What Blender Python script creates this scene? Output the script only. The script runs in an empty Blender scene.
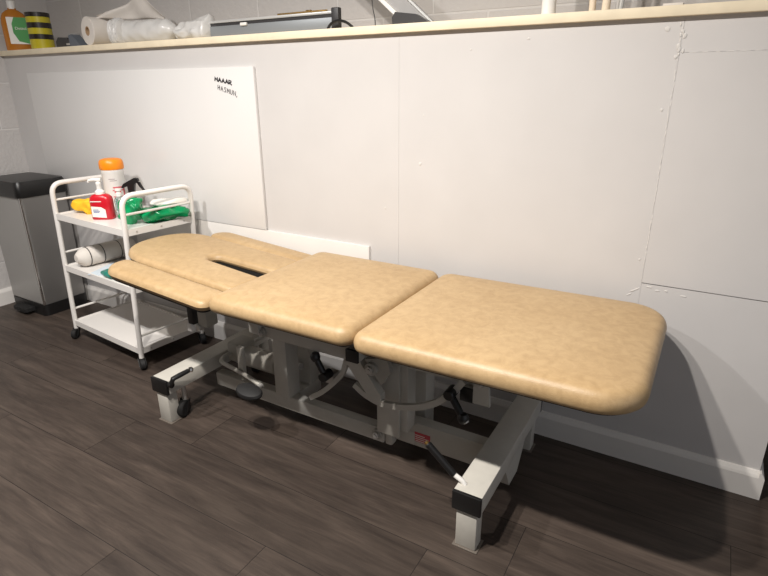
import bpy, bmesh, math, random
from mathutils import Vector, Matrix
random.seed(7)
V = Vector
class noise:                       # small repeatable value noise
    @staticmethod
    def _h(i, j, k):
        n = (i*73856093 ^ j*19349663 ^ k*83492791) & 0x7fffffff
        n = (n ^ (n >> 13))*1274126177 & 0x7fffffff
        return ((n ^ (n >> 16)) & 0xffff)/32767.5-1
    @staticmethod
    def noise(p):
        f = [math.floor(c) for c in p]; t = [c-g for c, g in zip(p, f)]; t = [x*x*(3-2*x) for x in t]; r = 0
        for a in (0, 1):
            for b in (0, 1):
                for c in (0, 1):
                    r += noise._h(f[0]+a, f[1]+b, f[2]+c)*(t[0] if a else 1-t[0])*(t[1] if b else 1-t[1])*(t[2] if c else 1-t[2])
        return r
    @staticmethod
    def noise_vector(p):
        return Vector((noise.noise(p), noise.noise(p+Vector((31.4, 7.7, 2.1))), noise.noise(p+Vector((5.3, 47.1, 19.9)))))
S = bpy.context.scene
COL = S.collection
OFF = {}

# ------------------------------------------------------------------ materials
def lin(c):
    return tuple((x/12.92 if x <= .04045 else ((x+.055)/1.055)**2.4) for x in c)
def rgb(r, g, b):
    return lin((r/255, g/255, b/255)) + (1,)

class NT:
    def __init__(self, name):
        self.m = bpy.data.materials.new(name); self.m.use_nodes = True
        self.t = self.m.node_tree; self.b = self.t.nodes['Principled BSDF']
    def n(self, typ, **kw):
        nd = self.t.nodes.new(typ)
        for k, v in kw.items():
            if k in nd.inputs: nd.inputs[k].default_value = v
            else: setattr(nd, k, v)
        return nd
    def l(self, a, ao, b, bi): self.t.links.new(a.outputs[ao], b.inputs[bi])

def plain(name, col, rough=.5, metal=0., spec=None, nscale=0, namt=.0, bump=0., trans=0., alpha=None, coat=0):
    k = NT(name); b = k.b
    b.inputs['Base Color'].default_value = col
    b.inputs['Roughness'].default_value = rough
    b.inputs['Metallic'].default_value = metal
    if spec is not None: b.inputs['Specular IOR Level'].default_value = spec
    if trans: b.inputs['Transmission Weight'].default_value = trans
    if alpha is not None: b.inputs['Alpha'].default_value = alpha
    if coat: b.inputs['Coat Weight'].default_value = coat
    if nscale:
        tc = k.n('ShaderNodeTexCoord')
        nz = k.n('ShaderNodeTexNoise', Scale=nscale, Detail=5.); k.l(tc, 'Object', nz, 'Vector')
        if namt:
            mp = k.n('ShaderNodeMapRange'); k.l(nz, 'Fac', mp, 'Value')
            mp.inputs['From Min'].default_value = .3; mp.inputs['From Max'].default_value = .7
            mp.inputs['To Min'].default_value = 1-namt; mp.inputs['To Max'].default_value = 1+namt*.5
            mx = k.n('ShaderNodeMix', data_type='RGBA', blend_type='MULTIPLY'); mx.inputs[0].default_value = 1
            mx.inputs[6].default_value = col; k.l(mp, 'Result', mx, 7); k.l(mx, 2, b, 'Base Color')
        if bump:
            bp = k.n('ShaderNodeBump', Strength=bump, Distance=.004); k.l(nz, 'Fac', bp, 'Height'); k.l(bp, 'Normal', b, 'Normal')
    return k.m

def vinyl():
    k = NT('tan_mottled_vinyl'); b = k.b
    tc = k.n('ShaderNodeTexCoord')
    n1 = k.n('ShaderNodeTexNoise', Scale=34., Detail=7., Roughness=.68, Distortion=.5); k.l(tc, 'Object', n1, 'Vector')
    n2 = k.n('ShaderNodeTexNoise', Scale=3.2, Detail=3.); k.l(tc, 'Object', n2, 'Vector')
    cr = k.n('ShaderNodeValToRGB')
    e = cr.color_ramp.elements
    e[0].position = .34; e[0].color = rgb(169, 142, 104)
    e[1].position = .62; e[1].color = rgb(184, 157, 118)
    k.l(n1, 'Fac', cr, 'Fac')
    cr2 = k.n('ShaderNodeValToRGB'); e = cr2.color_ramp.elements
    e[0].position = .35; e[0].color = (.93, .91, .88, 1); e[1].position = .65; e[1].color = (1, 1, 1, 1)
    k.l(n2, 'Fac', cr2, 'Fac')
    mx = k.n('ShaderNodeMix', data_type='RGBA', blend_type='MULTIPLY'); mx.inputs[0].default_value = 1
    k.l(cr, 'Color', mx, 6); k.l(cr2, 'Color', mx, 7); k.l(mx, 2, b, 'Base Color')
    vo = k.n('ShaderNodeTexVoronoi', Scale=420.); k.l(tc, 'Object', vo, 'Vector')
    bp = k.n('ShaderNodeBump', Strength=.3, Distance=.001); k.l(vo, 'Distance', bp, 'Height'); k.l(bp, 'Normal', b, 'Normal')
    b.inputs['Roughness'].default_value = .43
    b.inputs['Specular IOR Level'].default_value = .45
    return k.m

def floor_mat():
    k = NT('dark_wood_laminate'); b = k.b
    tc = k.n('ShaderNodeTexCoord'); at = k.n('ShaderNodeAttribute', attribute_name='plank')
    cmb = k.n('ShaderNodeVectorMath', operation='MULTIPLY_ADD')
    cmb.inputs[1].default_value = (37., 61., 17.)
    k.l(at, 'Color', cmb, 0); k.l(tc, 'Object', cmb, 2)
    mp = k.n('ShaderNodeMapping'); mp.inputs['Scale'].default_value = (1.6, 17., 1.); k.l(cmb, 'Vector', mp, 'Vector')
    n1 = k.n('ShaderNodeTexNoise', Scale=1.6, Detail=8., Roughness=.65, Distortion=.8); k.l(mp, 'Vector', n1, 'Vector')
    mp2 = k.n('ShaderNodeMapping'); mp2.inputs['Scale'].default_value = (6., 120., 1.); k.l(cmb, 'Vector', mp2, 'Vector')
    n2 = k.n('ShaderNodeTexNoise', Scale=1.5, Detail=4.); k.l(mp2, 'Vector', n2, 'Vector')
    mp3 = k.n('ShaderNodeMapping'); mp3.inputs['Scale'].default_value = (1.2, 5., 1.); k.l(cmb, 'Vector', mp3, 'Vector')
    n3 = k.n('ShaderNodeTexNoise', Scale=1.8, Detail=3., Distortion=1.5); k.l(mp3, 'Vector', n3, 'Vector')
    cr = k.n('ShaderNodeValToRGB'); e = cr.color_ramp.elements
    e[0].position = .28; e[0].color = rgb(56, 47, 42); e[1].position = .72; e[1].color = rgb(86, 75, 67)
    k.l(n1, 'Fac', cr, 'Fac')
    mr = k.n('ShaderNodeMapRange'); k.l(n2, 'Fac', mr, 'Value')
    mr.inputs['From Min'].default_value = .3; mr.inputs['From Max'].default_value = .7
    mr.inputs['To Min'].default_value = .88; mr.inputs['To Max'].default_value = 1.08
    mr3 = k.n('ShaderNodeMapRange'); k.l(n3, 'Fac', mr3, 'Value')
    mr3.inputs['From Min'].default_value = .3; mr3.inputs['From Max'].default_value = .7
    mr3.inputs['To Min'].default_value = .72; mr3.inputs['To Max'].default_value = 1.12
    sp = k.n('ShaderNodeSeparateColor'); k.l(at, 'Color', sp, 'Color')
    mr4 = k.n('ShaderNodeMapRange'); k.l(sp, 'Green', mr4, 'Value')
    mr4.inputs['To Min'].default_value = .82; mr4.inputs['To Max'].default_value = 1.1
    m1 = k.n('ShaderNodeMath', operation='MULTIPLY'); k.l(mr, 'Result', m1, 0); k.l(mr3, 'Result', m1, 1)
    m2 = k.n('ShaderNodeMath', operation='MULTIPLY'); k.l(m1, 'Value', m2, 0); k.l(mr4, 'Result', m2, 1)
    mx = k.n('ShaderNodeMix', data_type='RGBA', blend_type='MULTIPLY'); mx.inputs[0].default_value = 1
    k.l(cr, 'Color', mx, 6); k.l(m2, 'Value', mx, 7); k.l(mx, 2, b, 'Base Color')
    bp = k.n('ShaderNodeBump', Strength=.12, Distance=.002); k.l(n2, 'Fac', bp, 'Height'); k.l(bp, 'Normal', b, 'Normal')
    b.inputs['Roughness'].default_value = .5
    b.inputs['Specular IOR Level'].default_value = .35
    return k.m

def block_mat(name, rot=False, loc=(0, 0), rh=.225):
    k = NT(name); b = k.b
    tc = k.n('ShaderNodeTexCoord'); sx = k.n('ShaderNodeSeparateXYZ'); k.l(tc, 'Object', sx, 'Vector')
    cx = k.n('ShaderNodeCombineXYZ'); k.l(sx, 'Y' if rot else 'X', cx, 'X'); k.l(sx, 'Z', cx, 'Y')
    mp = k.n('ShaderNodeMapping'); mp.inputs['Location'].default_value = (loc[0], loc[1], 0); k.l(cx, 'Vector', mp, 'Vector')
    br = k.n('ShaderNodeTexBrick', Scale=1.)
    br.inputs['Brick Width'].default_value = .45; br.inputs['Row Height'].default_value = rh
    br.inputs['Mortar Size'].default_value = .005; br.inputs['Mortar Smooth'].default_value = .4
    br.inputs['Color1'].default_value = rgb(196, 192, 189); br.inputs['Color2'].default_value = rgb(193, 189, 186)
    br.inputs['Mortar'].default_value = rgb(208, 205, 202)
    k.l(mp, 'Vector', br, 'Vector'); k.l(br, 'Color', b, 'Base Color')
    nz = k.n('ShaderNodeTexNoise', Scale=60., Detail=4.); k.l(tc, 'Object', nz, 'Vector')
    ad = k.n('ShaderNodeMath', operation='MULTIPLY_ADD'); ad.inputs[1].default_value = -1.2
    k.l(br, 'Fac', ad, 0); k.l(nz, 'Fac', ad, 2)
    bp = k.n('ShaderNodeBump', Strength=.5, Distance=.006); k.l(ad, 'Value', bp, 'Height'); k.l(bp, 'Normal', b, 'Normal')
    b.inputs['Roughness'].default_value = .85
    return k.m

def brushed(name, col):
    k = NT(name); b = k.b
    tc = k.n('ShaderNodeTexCoord'); mp = k.n('ShaderNodeMapping'); mp.inputs['Scale'].default_value = (3, 3, 260)
    k.l(tc, 'Object', mp, 'Vector')
    nz = k.n('ShaderNodeTexNoise', Scale=2., Detail=3.); k.l(mp, 'Vector', nz, 'Vector')
    mr = k.n('ShaderNodeMapRange'); k.l(nz, 'Fac', mr, 'Value'); mr.inputs['To Min'].default_value = .32; mr.inputs['To Max'].default_value = .5
    k.l(mr, 'Result', b, 'Roughness')
    b.inputs['Base Color'].default_value = col; b.inputs['Metallic'].default_value = .85
    return k.m

M = dict(
    room=plain('grey_room_paint', rgb(100, 97, 94), .8, nscale=5, namt=.02),
    vinyl=vinyl(), floor=floor_mat(),
    drywall=plain('painted_drywall', rgb(200, 197, 195), .62, nscale=5, namt=.03, bump=.03),
    groove=plain('floor_joint', rgb(22, 18, 17), .8),
    filler=plain('white_filler', rgb(206, 203, 199), .8, nscale=40, bump=.2),
    gloss=plain('white_gloss_paint', rgb(222, 218, 213), .35, nscale=6, namt=.03),
    ceil=plain('ceiling_white', rgb(170, 168, 164), .8, nscale=5, namt=.02),
    block=block_mat('painted_block', loc=(.14, .065)), blockl=block_mat('painted_block_side', True, (0.1, .251), .255),
    pine=plain('pale_pine', rgb(236, 222, 194), .55, nscale=14, namt=.08),
    board=plain('whiteboard_film', rgb(218, 216, 214), .22, nscale=3, namt=.02),
    ink=plain('black_marker', rgb(28, 24, 30), .6),
    frame=plain('grey_powder_coat', rgb(186, 182, 173), .42, nscale=30, namt=.05),
    framed=plain('grey_steel_plate', rgb(164, 160, 151), .45, nscale=30, namt=.06),
    steel=plain('zinc_steel', rgb(196, 193, 188), .35, .55),
    chrome=plain('chrome', rgb(214, 212, 210), .16, 1.),
    black=plain('black_plastic', rgb(22, 21, 21), .38, nscale=60, bump=.05),
    rubber=plain('black_rubber', rgb(20, 19, 19), .7, nscale=60, bump=.1),
    ply=plain('black_board', rgb(26, 23, 20), .7, nscale=20, namt=.1),
    white=plain('white_enamel', rgb(228, 224, 219), .33, nscale=8, namt=.02),
    wplastic=plain('white_plastic', rgb(234, 231, 226), .35),
    clearp=plain('clear_plastic', rgb(225, 232, 230), .12, trans=.85),
    film=plain('plastic_film', rgb(206, 204, 201), .25, nscale=18, bump=.5),
    paper=plain('white_paper', rgb(214, 207, 199), .85, nscale=30, namt=.03, bump=.1),
    card=plain('brown_card', rgb(170, 140, 108), .8),
    red=plain('red_plastic', rgb(196, 24, 40), .3), redink=plain('red_print', rgb(206, 92, 100), .6),
    pinkl=plain('red_sticker', rgb(190, 70, 78), .5),
    orange=plain('orange_plastic', rgb(246, 142, 12), .4),
    yellow=plain('yellow_cloth', rgb(246, 190, 34), .7, nscale=40, namt=.1, bump=.3),
    green=plain('green_film', rgb(8, 140, 84), .22, nscale=22, namt=.25, bump=.7),
    teal=plain('teal_film', rgb(10, 128, 112), .35, nscale=22, namt=.2, bump=.4),
    bluew=plain('pale_blue_paper', rgb(206, 218, 226), .7),
    brown=plain('amber_liquid', rgb(184, 116, 40), .18, nscale=6, namt=.08, coat=.4),
    glabel=plain('green_label', rgb(44, 140, 52), .45), wlabel=plain('white_label', rgb(232, 228, 220), .5),
    blueink=plain('blue_print', rgb(64, 92, 150), .6), grink=plain('grey_print', rgb(150, 140, 140), .6),
    stry=plain('yellow_tape', rgb(186, 172, 40), .25), strk=plain('black_tape', rgb(38, 32, 28), .25),
    dgrey=plain('dark_grey_plastic', rgb(50, 49, 50), .45, nscale=30, namt=.05),
    mgrey=plain('mid_grey_plastic', rgb(160, 158, 156), .45, nscale=30, namt=.04),
    alu=plain('grey_aluminium', rgb(138, 142, 145), .45, .3), alul=plain('pale_aluminium', rgb(196, 196, 194), .4, .3),
    brass=plain('brass', rgb(176, 142, 84), .35, .9),
    bin=brushed('brushed_steel', rgb(160, 158, 156)), binp=plain('grey_steel_side', rgb(160, 158, 155), .42, .35, nscale=4, namt=.04),
    glide=plain('clear_glide', rgb(104, 96, 88), .4),
    wood=plain('pale_wood_stick', rgb(224, 208, 186), .6, nscale=20, namt=.06),
)

# ------------------------------------------------------------------ mesh builder
class B:
    def __init__(self): self.bm = bmesh.new()
    def _tf(self, vs, mt):
        if mt is not None: bmesh.ops.transform(self.bm, matrix=mt, verts=vs)
    def box(self, x0, x1, y0, y1, z0, z1, bev=.0, mt=None, seg=2):
        r = bmesh.ops.create_cube(self.bm, size=1)
        vs = r['verts']
        for v in vs:
            v.co = V((x0+(v.co.x+.5)*(x1-x0), y0+(v.co.y+.5)*(y1-y0), z0+(v.co.z+.5)*(z1-z0)))
        if bev:
            es = list({e for v in vs for e in v.link_edges})
            rr = bmesh.ops.bevel(self.bm, geom=es, offset=bev, segments=seg, affect='EDGES', profile=.5)
            vs = list({v for f in rr['faces'] for v in f.verts} | {v for v in vs if v.is_valid})
            allv = set(vs)
            st = list(allv)
            while st:
                v = st.pop()
                for e in v.link_edges:
                    o = e.other_vert(v)
                    if o not in allv: allv.add(o); st.append(o)
            vs = list(allv)
        self._tf(vs, mt); return self
    def tube(self, pts, r, seg=12, closed=False, caps=True):
        pts = [V(p) for p in pts]; n = len(pts); rings = []
        rr = r if isinstance(r, (list, tuple)) else [r]*n
        up = None
        for i in range(n):
            a = pts[i-1] if (i > 0 or closed) else pts[i]
            c = pts[(i+1) % n] if (i < n-1 or closed) else pts[i]
            d = (c-a).normalized()
            if up is None:
                up = d.orthogonal().normalized()
            else:
                up = (up - d*up.dot(d)).normalized()
            s = d.cross(up)
            rings.append([self.bm.verts.new(pts[i]+(up*math.cos(t)+s*math.sin(t))*rr[i]) for t in [2*math.pi*k/seg for k in range(seg)]])
        m = n if closed else n-1
        for i in range(m):
            a, b = rings[i], rings[(i+1) % n]
            for k in range(seg):
                self.bm.faces.new((a[k], a[(k+1) % seg], b[(k+1) % seg], b[k]))
        if caps and not closed:
            self.bm.faces.new(rings[0][::-1]); self.bm.faces.new(rings[-1])
        return self
    def cyl(self, p0, p1, r, seg=20, bev=0):
        p0, p1 = V(p0), V(p1)
        if bev:
            d = (p1-p0).normalized()
            return self.tube([p0, p0, p0+d*bev, p1-d*bev, p1, p1][1:5], [r-bev, r, r, r-bev], seg)
        return self.tube([p0, p1], r, seg)
    def lathe(self, prof, c, axis=(0, 0, 1), seg=28, sx=1., sy=1., rot=0., cap=True):
        q = V((0, 0, 1)).rotation_difference(V(axis)).to_matrix().to_4x4()
        mt = Matrix.Translation(V(c)) @ q @ Matrix.Rotation(rot, 4, 'Z') @ Matrix.Diagonal((sx, sy, 1, 1))
        rings = []
        for r, z in prof:
            if r <= 1e-6: rings.append([self.bm.verts.new(mt @ V((0, 0, z)))])
            else: rings.append([self.bm.verts.new(mt @ V((r*math.cos(2*math.pi*k/seg), r*math.sin(2*math.pi*k/seg), z))) for k in range(seg)])
        for a, b in zip(rings, rings[1:]):
            for k in range(seg):
                k2 = (k+1) % seg
                if len(a) == 1 and len(b) == 1: continue
                if len(a) == 1: self.bm.faces.new((a[0], b[k2], b[k]))
                elif len(b) == 1: self.bm.faces.new((a[k], a[k2], b[0]))
                else: self.bm.faces.new((a[k], a[k2], b[k2], b[k]))
        for rg, fl in ((rings[0], True), (rings[-1], False)):
            if len(rg) > 1 and cap: self.bm.faces.new(rg[::-1] if fl else rg)
        return self
    def prism(self, poly, vec, mt=None):
        a = [self.bm.verts.new(V(p)) for p in poly]; b = [self.bm.verts.new(V(p)+V(vec)) for p in poly]
        n = len(a)
        self.bm.faces.new(a[::-1]); self.bm.faces.new(b)
        for i in range(n): self.bm.faces.new((a[i], a[(i+1) % n], b[(i+1) % n], b[i]))
        self._tf(a+b, mt); return self
    def rings(self, rs, cap=True):
        R = [[self.bm.verts.new(V(p)) for p in r] for r in rs]
        n = len(R[0])
        for a, b in zip(R, R[1:]):
            for k in range(n): self.bm.faces.new((a[k], a[(k+1) % n], b[(k+1) % n], b[k]))
        if cap:
            self.bm.faces.new(R[0][::-1]); self.bm.faces.new(R[-1])
        return self

def obj(name, b, mat, parent=None, smooth=35, sub=0, solid=0):
    bm = b.bm if isinstance(b, B) else b
    bmesh.ops.recalc_face_normals(bm, faces=bm.faces)
    off = OFF.get(parent.name, V((0, 0, 0))) if parent else V((0, 0, 0))
    if off.length: bmesh.ops.translate(bm, verts=bm.verts, vec=-off)
    me = bpy.data.meshes.new(name); bm.to_mesh(me); bm.free()
    for p in me.polygons: p.use_smooth = bool(smooth)
    if smooth and smooth < 180: me.set_sharp_from_angle(angle=math.radians(smooth))
    me.materials.append(M[mat] if isinstance(mat, str) else mat)
    o = bpy.data.objects.new(name, me); COL.objects.link(o)
    if parent:
        o.parent = parent; OFF[o.name] = off
    if solid:
        md = o.modifiers.new('thick', 'SOLIDIFY'); md.thickness = solid
    if sub:
        md = o.modifiers.new('sub', 'SUBSURF'); md.levels = sub; md.render_levels = sub
    return o
def tag(o, label, cat, group=None):
    o['label'] = label; o['category'] = cat
    if group: o['group'] = group
    return o
def thing(name, label, cat, loc, group=None):
    o = bpy.data.objects.new(name, None); o.empty_display_size = .1; COL.objects.link(o)
    o.location = loc; OFF[o.name] = V(loc)
    return tag(o, label, cat, group)
def struct(name, b, mat, **k):
    o = obj(name, b, mat, **k); o['kind'] = 'structure'; return o
def arc(c, r, a0, a1, n, plane='xz'):
    out = []
    for i in range(n+1):
        a = math.radians(a0+(a1-a0)*i/n)
        p = (r*math.cos(a), r*math.sin(a))
        out.append(V(c)+(V((p[0], 0, p[1])) if plane == 'xz' else V((0, p[0], p[1])) if plane == 'yz' else V((p[0], p[1], 0))))
    return out
def fillet(pts, r, n=6):
    pts = [V(p) for p in pts]; out = [pts[0]]
    for a, b, c in zip(pts, pts[1:], pts[2:]):
        u = (a-b); w = (c-b); rr = min(r, u.length*.49, w.length*.49)
        p0 = b+u.normalized()*rr; p1 = b+w.normalized()*rr
        for i in range(n+1):
            t = i/n; out.append(p0*(1-t)**2+b*2*t*(1-t)+p1*t*t)
    out.append(pts[-1]); return out
def text_obj(name, txt, size, mt, mat, parent, depth=.0004):
    cu = bpy.data.curves.new(name, 'FONT'); cu.body = txt; cu.size = size; cu.extrude = depth
    cu.align_x = 'CENTER'; cu.align_y = 'CENTER'
    t = bpy.data.objects.new('tmp_text', cu); COL.objects.link(t)
    bpy.context.view_layer.update()
    me = bpy.data.meshes.new_from_object(t.evaluated_get(bpy.context.evaluated_depsgraph_get()))
    bpy.data.objects.remove(t); bpy.data.curves.remove(cu)
    bm = bmesh.new(); bm.from_mesh(me); bpy.data.meshes.remove(me)
    bmesh.ops.transform(bm, matrix=mt, verts=bm.verts)
    return obj(name, bm, mat, parent, smooth=0)

# ------------------------------------------------------------------ setting
XL, XE, ZC = -3.62, .292, 2.42     # left wall, free end of the stud wall, ceiling
YB = .31                           # block wall behind the ledge
def build_floor():
    bm = bmesh.new(); lay = bm.loops.layers.float_color.new('plank')
    W = .225; x_lo, x_hi, y_lo, y_hi = XL, 1.7, -3.9, 1.9
    fixed = {-.725: [-1.5, -.30], -.95: [-1.81, -.52], -1.175: [-.93, -2.3], -.50: [-1.05, -2.4]}
    k0 = int(math.floor((y_lo+.5)/W)); k1 = int(math.ceil((y_hi+.5)/W))
    for k in range(k0, k1):
        ya = -.5+k*W; yb = min(ya+W, y_hi); ya2 = max(ya, y_lo)
        js = None
        for key, val in fixed.items():
            if abs(key-ya) < .01: js = sorted(val)
        if js is None:
            s = XL-random.random()*1.2; js = []
            while s < x_hi:
                s += 1.28
                if XL+.1 < s < x_hi-.1: js.append(s)
        else:
            while js[0]-1.28 > XL+.1: js.insert(0, js[0]-1.28)
            while js[-1]+1.28 < x_hi-.1: js.append(js[-1]+1.28)
        xs = [x_lo]+js+[x_hi]
        for a, b in zip(xs, xs[1:]):
            g = .0008
            f = bm.faces.new([bm.verts.new(p) for p in ((a+g, ya2+g, 0), (b-g, ya2+g, 0), (b-g, yb-g, 0), (a+g, yb-g, 0))])
            c = (random.random(), random.random(), random.random(), 1)
            for l in f.loops: l[lay] = c
    n = len(bm.faces)
    f = bm.faces.new([bm.verts.new(p) for p in ((x_lo, y_lo, -.0012), (x_hi, y_lo, -.0012), (x_hi, y_hi, -.0012), (x_lo, y_hi, -.0012))])
    f.material_index = 1
    o = struct('floor', bm, 'floor', smooth=0); o.data.materials.append(M['groove'])
build_floor()

b = B()                             # stud wall: drywall sheets with hairline gaps
g = .0008
b.box(XL, -1.02-g*.3, 0, .0125, 0, 1.422); b.box(-1.02+g*.3, -.133-.0002, 0, .0125, 0, 1.422)
b.box(-.133+.0002, XE, 0, .0125, 0, .655-.0016); b.box(-.133+.0002, XE, 0, .0125, .655+.0016, 1.331-.0003); b.box(-.133+.0002, XE, 0, .0125, 1.331+.0003, 1.422)
b.box(XL, XE, .0125, .10, 0, 1.422)
struct('wall_front_partition', b, 'drywall', smooth=0).name = 'wall_back'
# filler along the sheet joints, raised blobs and a few filled screw heads
b = B()
def blob(x, z, rx, rz, h=.0015, rot=0):
    mt = Matrix.Translation((x, 0, z)) @ Matrix.Rotation(rot, 4, 'Y')
    rs = []
    for s, d in ((1., .0005), (.9, -h*.5), (.6, -h), (.2, -h*1.1)):
        rs.append([mt @ V((rx*s*math.cos(t)*(1+.18*math.sin(3*t+x*40)), d, rz*s*math.sin(t)*(1+.15*math.cos(2*t+z*50)))) for t in [2*math.pi*k/14 for k in range(14)]])
    b.rings(rs, cap=True)
for i in range(46):
    z = .67+i*.0165
    blob(-.135+random.uniform(-.002, .002), z, random.uniform(.0008, .0022), random.uniform(.006, .011), .0006)
for i in range(10): blob(-.130+random.uniform(-.012, .006), 1.31+random.random()*.10, random.uniform(.002, .006), random.uniform(.004, .009), .0015)
for x, z, rx, rz, a in ((-.11, .645, .012, .004, .1), (-.085, .637, .009, .004, 0), (-.06, .64, .007, .005, .2), (-.01, .632, .012, .004, 0), (-.15, .628, .022, .004, -.6), (-.165, .61, .012, .003, -.5),
                        (-.172, 1.392, .009, .010, 0), (-.93, .979, .008, .009, 0), (-.56, 1.385, .006, .006, 0), (-.155, 1.18, .005, .006, 0), (-.15, .73, .004, .006, 0), (-1.08, .80, .006, .005, 0), (-.92, 1.15, .004, .004, 0), (-.75, 1.36, .005, .004, 0)):
    blob(x, z, rx*.8, rz*.8, .001, a)
for i in range(14): blob(-.10+i*.03, 1.331, random.uniform(.004, .012), .0011, .0005)
struct('trim_2', b, 'filler', smooth=180)

struct('wall_rear', B().box(XL-.1, XE+.02, YB, YB+.1, 1.0, ZC), 'block', smooth=0)
struct('wall_end', B().box(XE-.02, XE, .10, YB+.1, 0, 1.42), 'drywall', smooth=0)
struct('wall_left', B().box(XL-.1, XL, -3.9, 1.9, 0, ZC), 'blockl', smooth=0)
struct('wall_right', B().box(1.7, 1.8, .0, 1.9, 0, ZC), 'drywall', smooth=0)  # unseen; keeps the doorway dark, left open in front for world fill light
struct('wall_far', B().box(XL, 1.7, 1.9, 2.0, 0, ZC), 'drywall', smooth=0)
struct('wall_front', B().box(XL, 1.7, -4.0, -3.9, 0, ZC), 'room', smooth=0)
struct('ceiling', B().box(XL-.1, 1.8, -4.0, 2.0, ZC, ZC+.1), 'ceil', smooth=0)
b = B().box(XL, XE+.02, -.022, YB, 1.422, 1.449, .0015)
struct('trim_3', b, 'pine')
def skirting(name, p0, p1, nrm):      # moulded section with a bevelled top
    p0, p1, nrm = V(p0), V(p1), V(nrm)
    prof = [(0, 0), (.016, 0), (.016, .078), (.013, .086), (.006, .097), (0, .098)]
    rs = [[p+nrm*d+V((0, 0, z)) for d, z in prof] for p in (p0, p1)]
    struct(name, B().rings(rs), 'gloss', smooth=0)
skirting('baseboard_back', (XL+.016, 0, 0), (XE+.0, 0, 0), (0, -1, 0))
skirting('baseboard_left', (XL, -3.9, 0), (XL, -.001, 0), (1, 0, 0))
skirting('baseboard_end', (XE, -.016, 0), (XE, .4, 0), (1, 0, 0))
struct('trim_1', B().box(-2.65, -1.152, -.012, 0, .18, .636, .0015), 'gloss')

# ------------------------------------------------------------------ whiteboard
wb = thing('whiteboard', 'large frameless whiteboard on the wall with two handwritten words in its corner', 'whiteboard', (-2.55, -.012, .638))
obj('panel', B().box(-3.392, -1.70, -.014, -.0005, .638, 1.329, .0015), 'board', wb)
GL = {'M': [[(0, 0), (.1, 1), (.5, .35), (.9, 1), (1, 0)]], 'A': [[(0, 0), (.5, 1), (1, 0)], [(.2, .4), (.8, .4)]], 'R': [[(0, 0), (0, 1), (.8, .85), (.75, .55), (0, .45), (1, -.1)]],
      'H': [[(.1, 0), (.1, 1)], [(.9, 0), (.9, 1)], [(.1, .5), (.9, .5)]], 'S': [[(1, .9), (.4, 1), (.1, .75), (.8, .4), (.7, .05), (0, 0)]], 'U': [[(0, 1), (.1, .1), (.6, 0), (.9, .3), (.9, 1)]],
      'N': [[(0, 0), (.05, 1), (.9, 0), (1, 1)]], ',': [[(.1, .15), (.0, -.2)]]}
def scribble(b, word, x, z, dx, dz, w, h, r):
    for ch in word:
        for st in GL[ch]:
            pts = [V((x+px*w+pz*h*.12, -.0145, z+pz*h+px*w*dz/dx)) for px, pz in st]
            b.tube(pts, r, 6)
        x += dx; z += dz
b = B()
scribble(b, 'MAAAR', -1.925, 1.275, .0205, -.0035, .016, .016, .0028)
obj('handwriting', b, 'ink', wb)
b = B()
scribble(b, 'HASMUN,', -1.913, 1.240, .0180, -.0048, .0125, .019, .0015)
obj('handwriting', b, 'ink', wb)

# ------------------------------------------------------------------ couch pads
couch = thing('treatment_couch', 'long tan vinyl treatment couch with a grey steel frame along the wall', 'treatment couch', (-.95, -.375, 0))
def inset(poly, d):
    n = len(poly); out = []
    for i in range(n):
        a, p, c = V(poly[i-1]), V(poly[i]), V(poly[(i+1) % n])
        e1 = (p-a).normalized(); e2 = (c-p).normalized()
        n1 = V((-e1.y, e1.x)); n2 = V((-e2.y, e2.x))
        out.append(p+(n1+n2)*(d/max(.3, 1+n1.dot(n2))))
    return out
def rrect(x0, x1, y0, y1, rs, n=8):     # ccw: BL, BR, TR, TL radii
    out = []
    for (cx, cy, a0), r in zip(((x0, y0, 180), (x1, y0, 270), (x1, y1, 0), (x0, y1, 90)), rs):
        ccx = cx+(r if cx == x0 else -r); ccy = cy+(r if cy == y0 else -r)
        for i in range(n+1):
            a = math.radians(a0+90*i/n); out.append(V((ccx+r*math.cos(a), ccy+r*math.sin(a))))
    return out
def dens(poly, step=.03):
    out = []
    for a, c in zip(poly, poly[1:]+poly[:1]):
        L = (c-a).length; k = max(1, int(L/step))
        for i in range(k): out.append(a+(c-a)*i/k)
    return out
def pad(name, poly, z0, T, r, shear=(0, 0), crown=.004, label=None, bt=.009, bi=.020):
    poly = [p for i, p in enumerate(poly) if (p-poly[i-1]).length > 1e-4]
    poly = dens(poly)
    f = lambda p, z: V((p.x, p.y, z+shear[1]*(shear[0]-p.x)))
    rs = []
    prof = [(.008, 0), (.002, .006), (0, .014), (-.001, T-r)]
    for i in range(1, 7):
        a = math.pi/2*i/6; prof.append((r*(1-math.cos(a)), T-r+r*math.sin(a)))
    for d, z in prof: rs.append([f(p, z0+z) for p in inset(poly, d)])
    if crown:
        tp_ = inset(poly, r); cx = sum(p.x for p in tp_)/len(tp_); cy = sum(p.y for p in tp_)/len(tp_)
        for k, z in ((.93, .45), (.82, .8), (.6, 1.)):
            rs.append([f(V((cx+(p.x-cx)*k, cy+(p.y-cy)*k)), z0+T+crown*z) for p in tp_])
    o = obj(name, B().rings(rs), 'vinyl', couch, smooth=60)
    if label: o['label'] = label
    if bt:
        bp = inset(poly, bi)
        rs = [[f(p, z0-bt) for p in bp], [f(p, z0+.002) for p in bp]]
        obj('backing_board', B().rings(rs), 'ply', o, smooth=0)
    return o
YN, YF = -.692, -.058
pad('leg_section_pad', rrect(-.794, -.036, YN-.006, YF, (.045, .115, .115, .05), 10), .550, .057, .032, (-.796, -.012), .006)
pad('seat_section_pad', rrect(-1.366, -.796, YN, YF, (.035, .05, .05, .05), 10), .553, .055, .034, (0, 0), .006)
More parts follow.
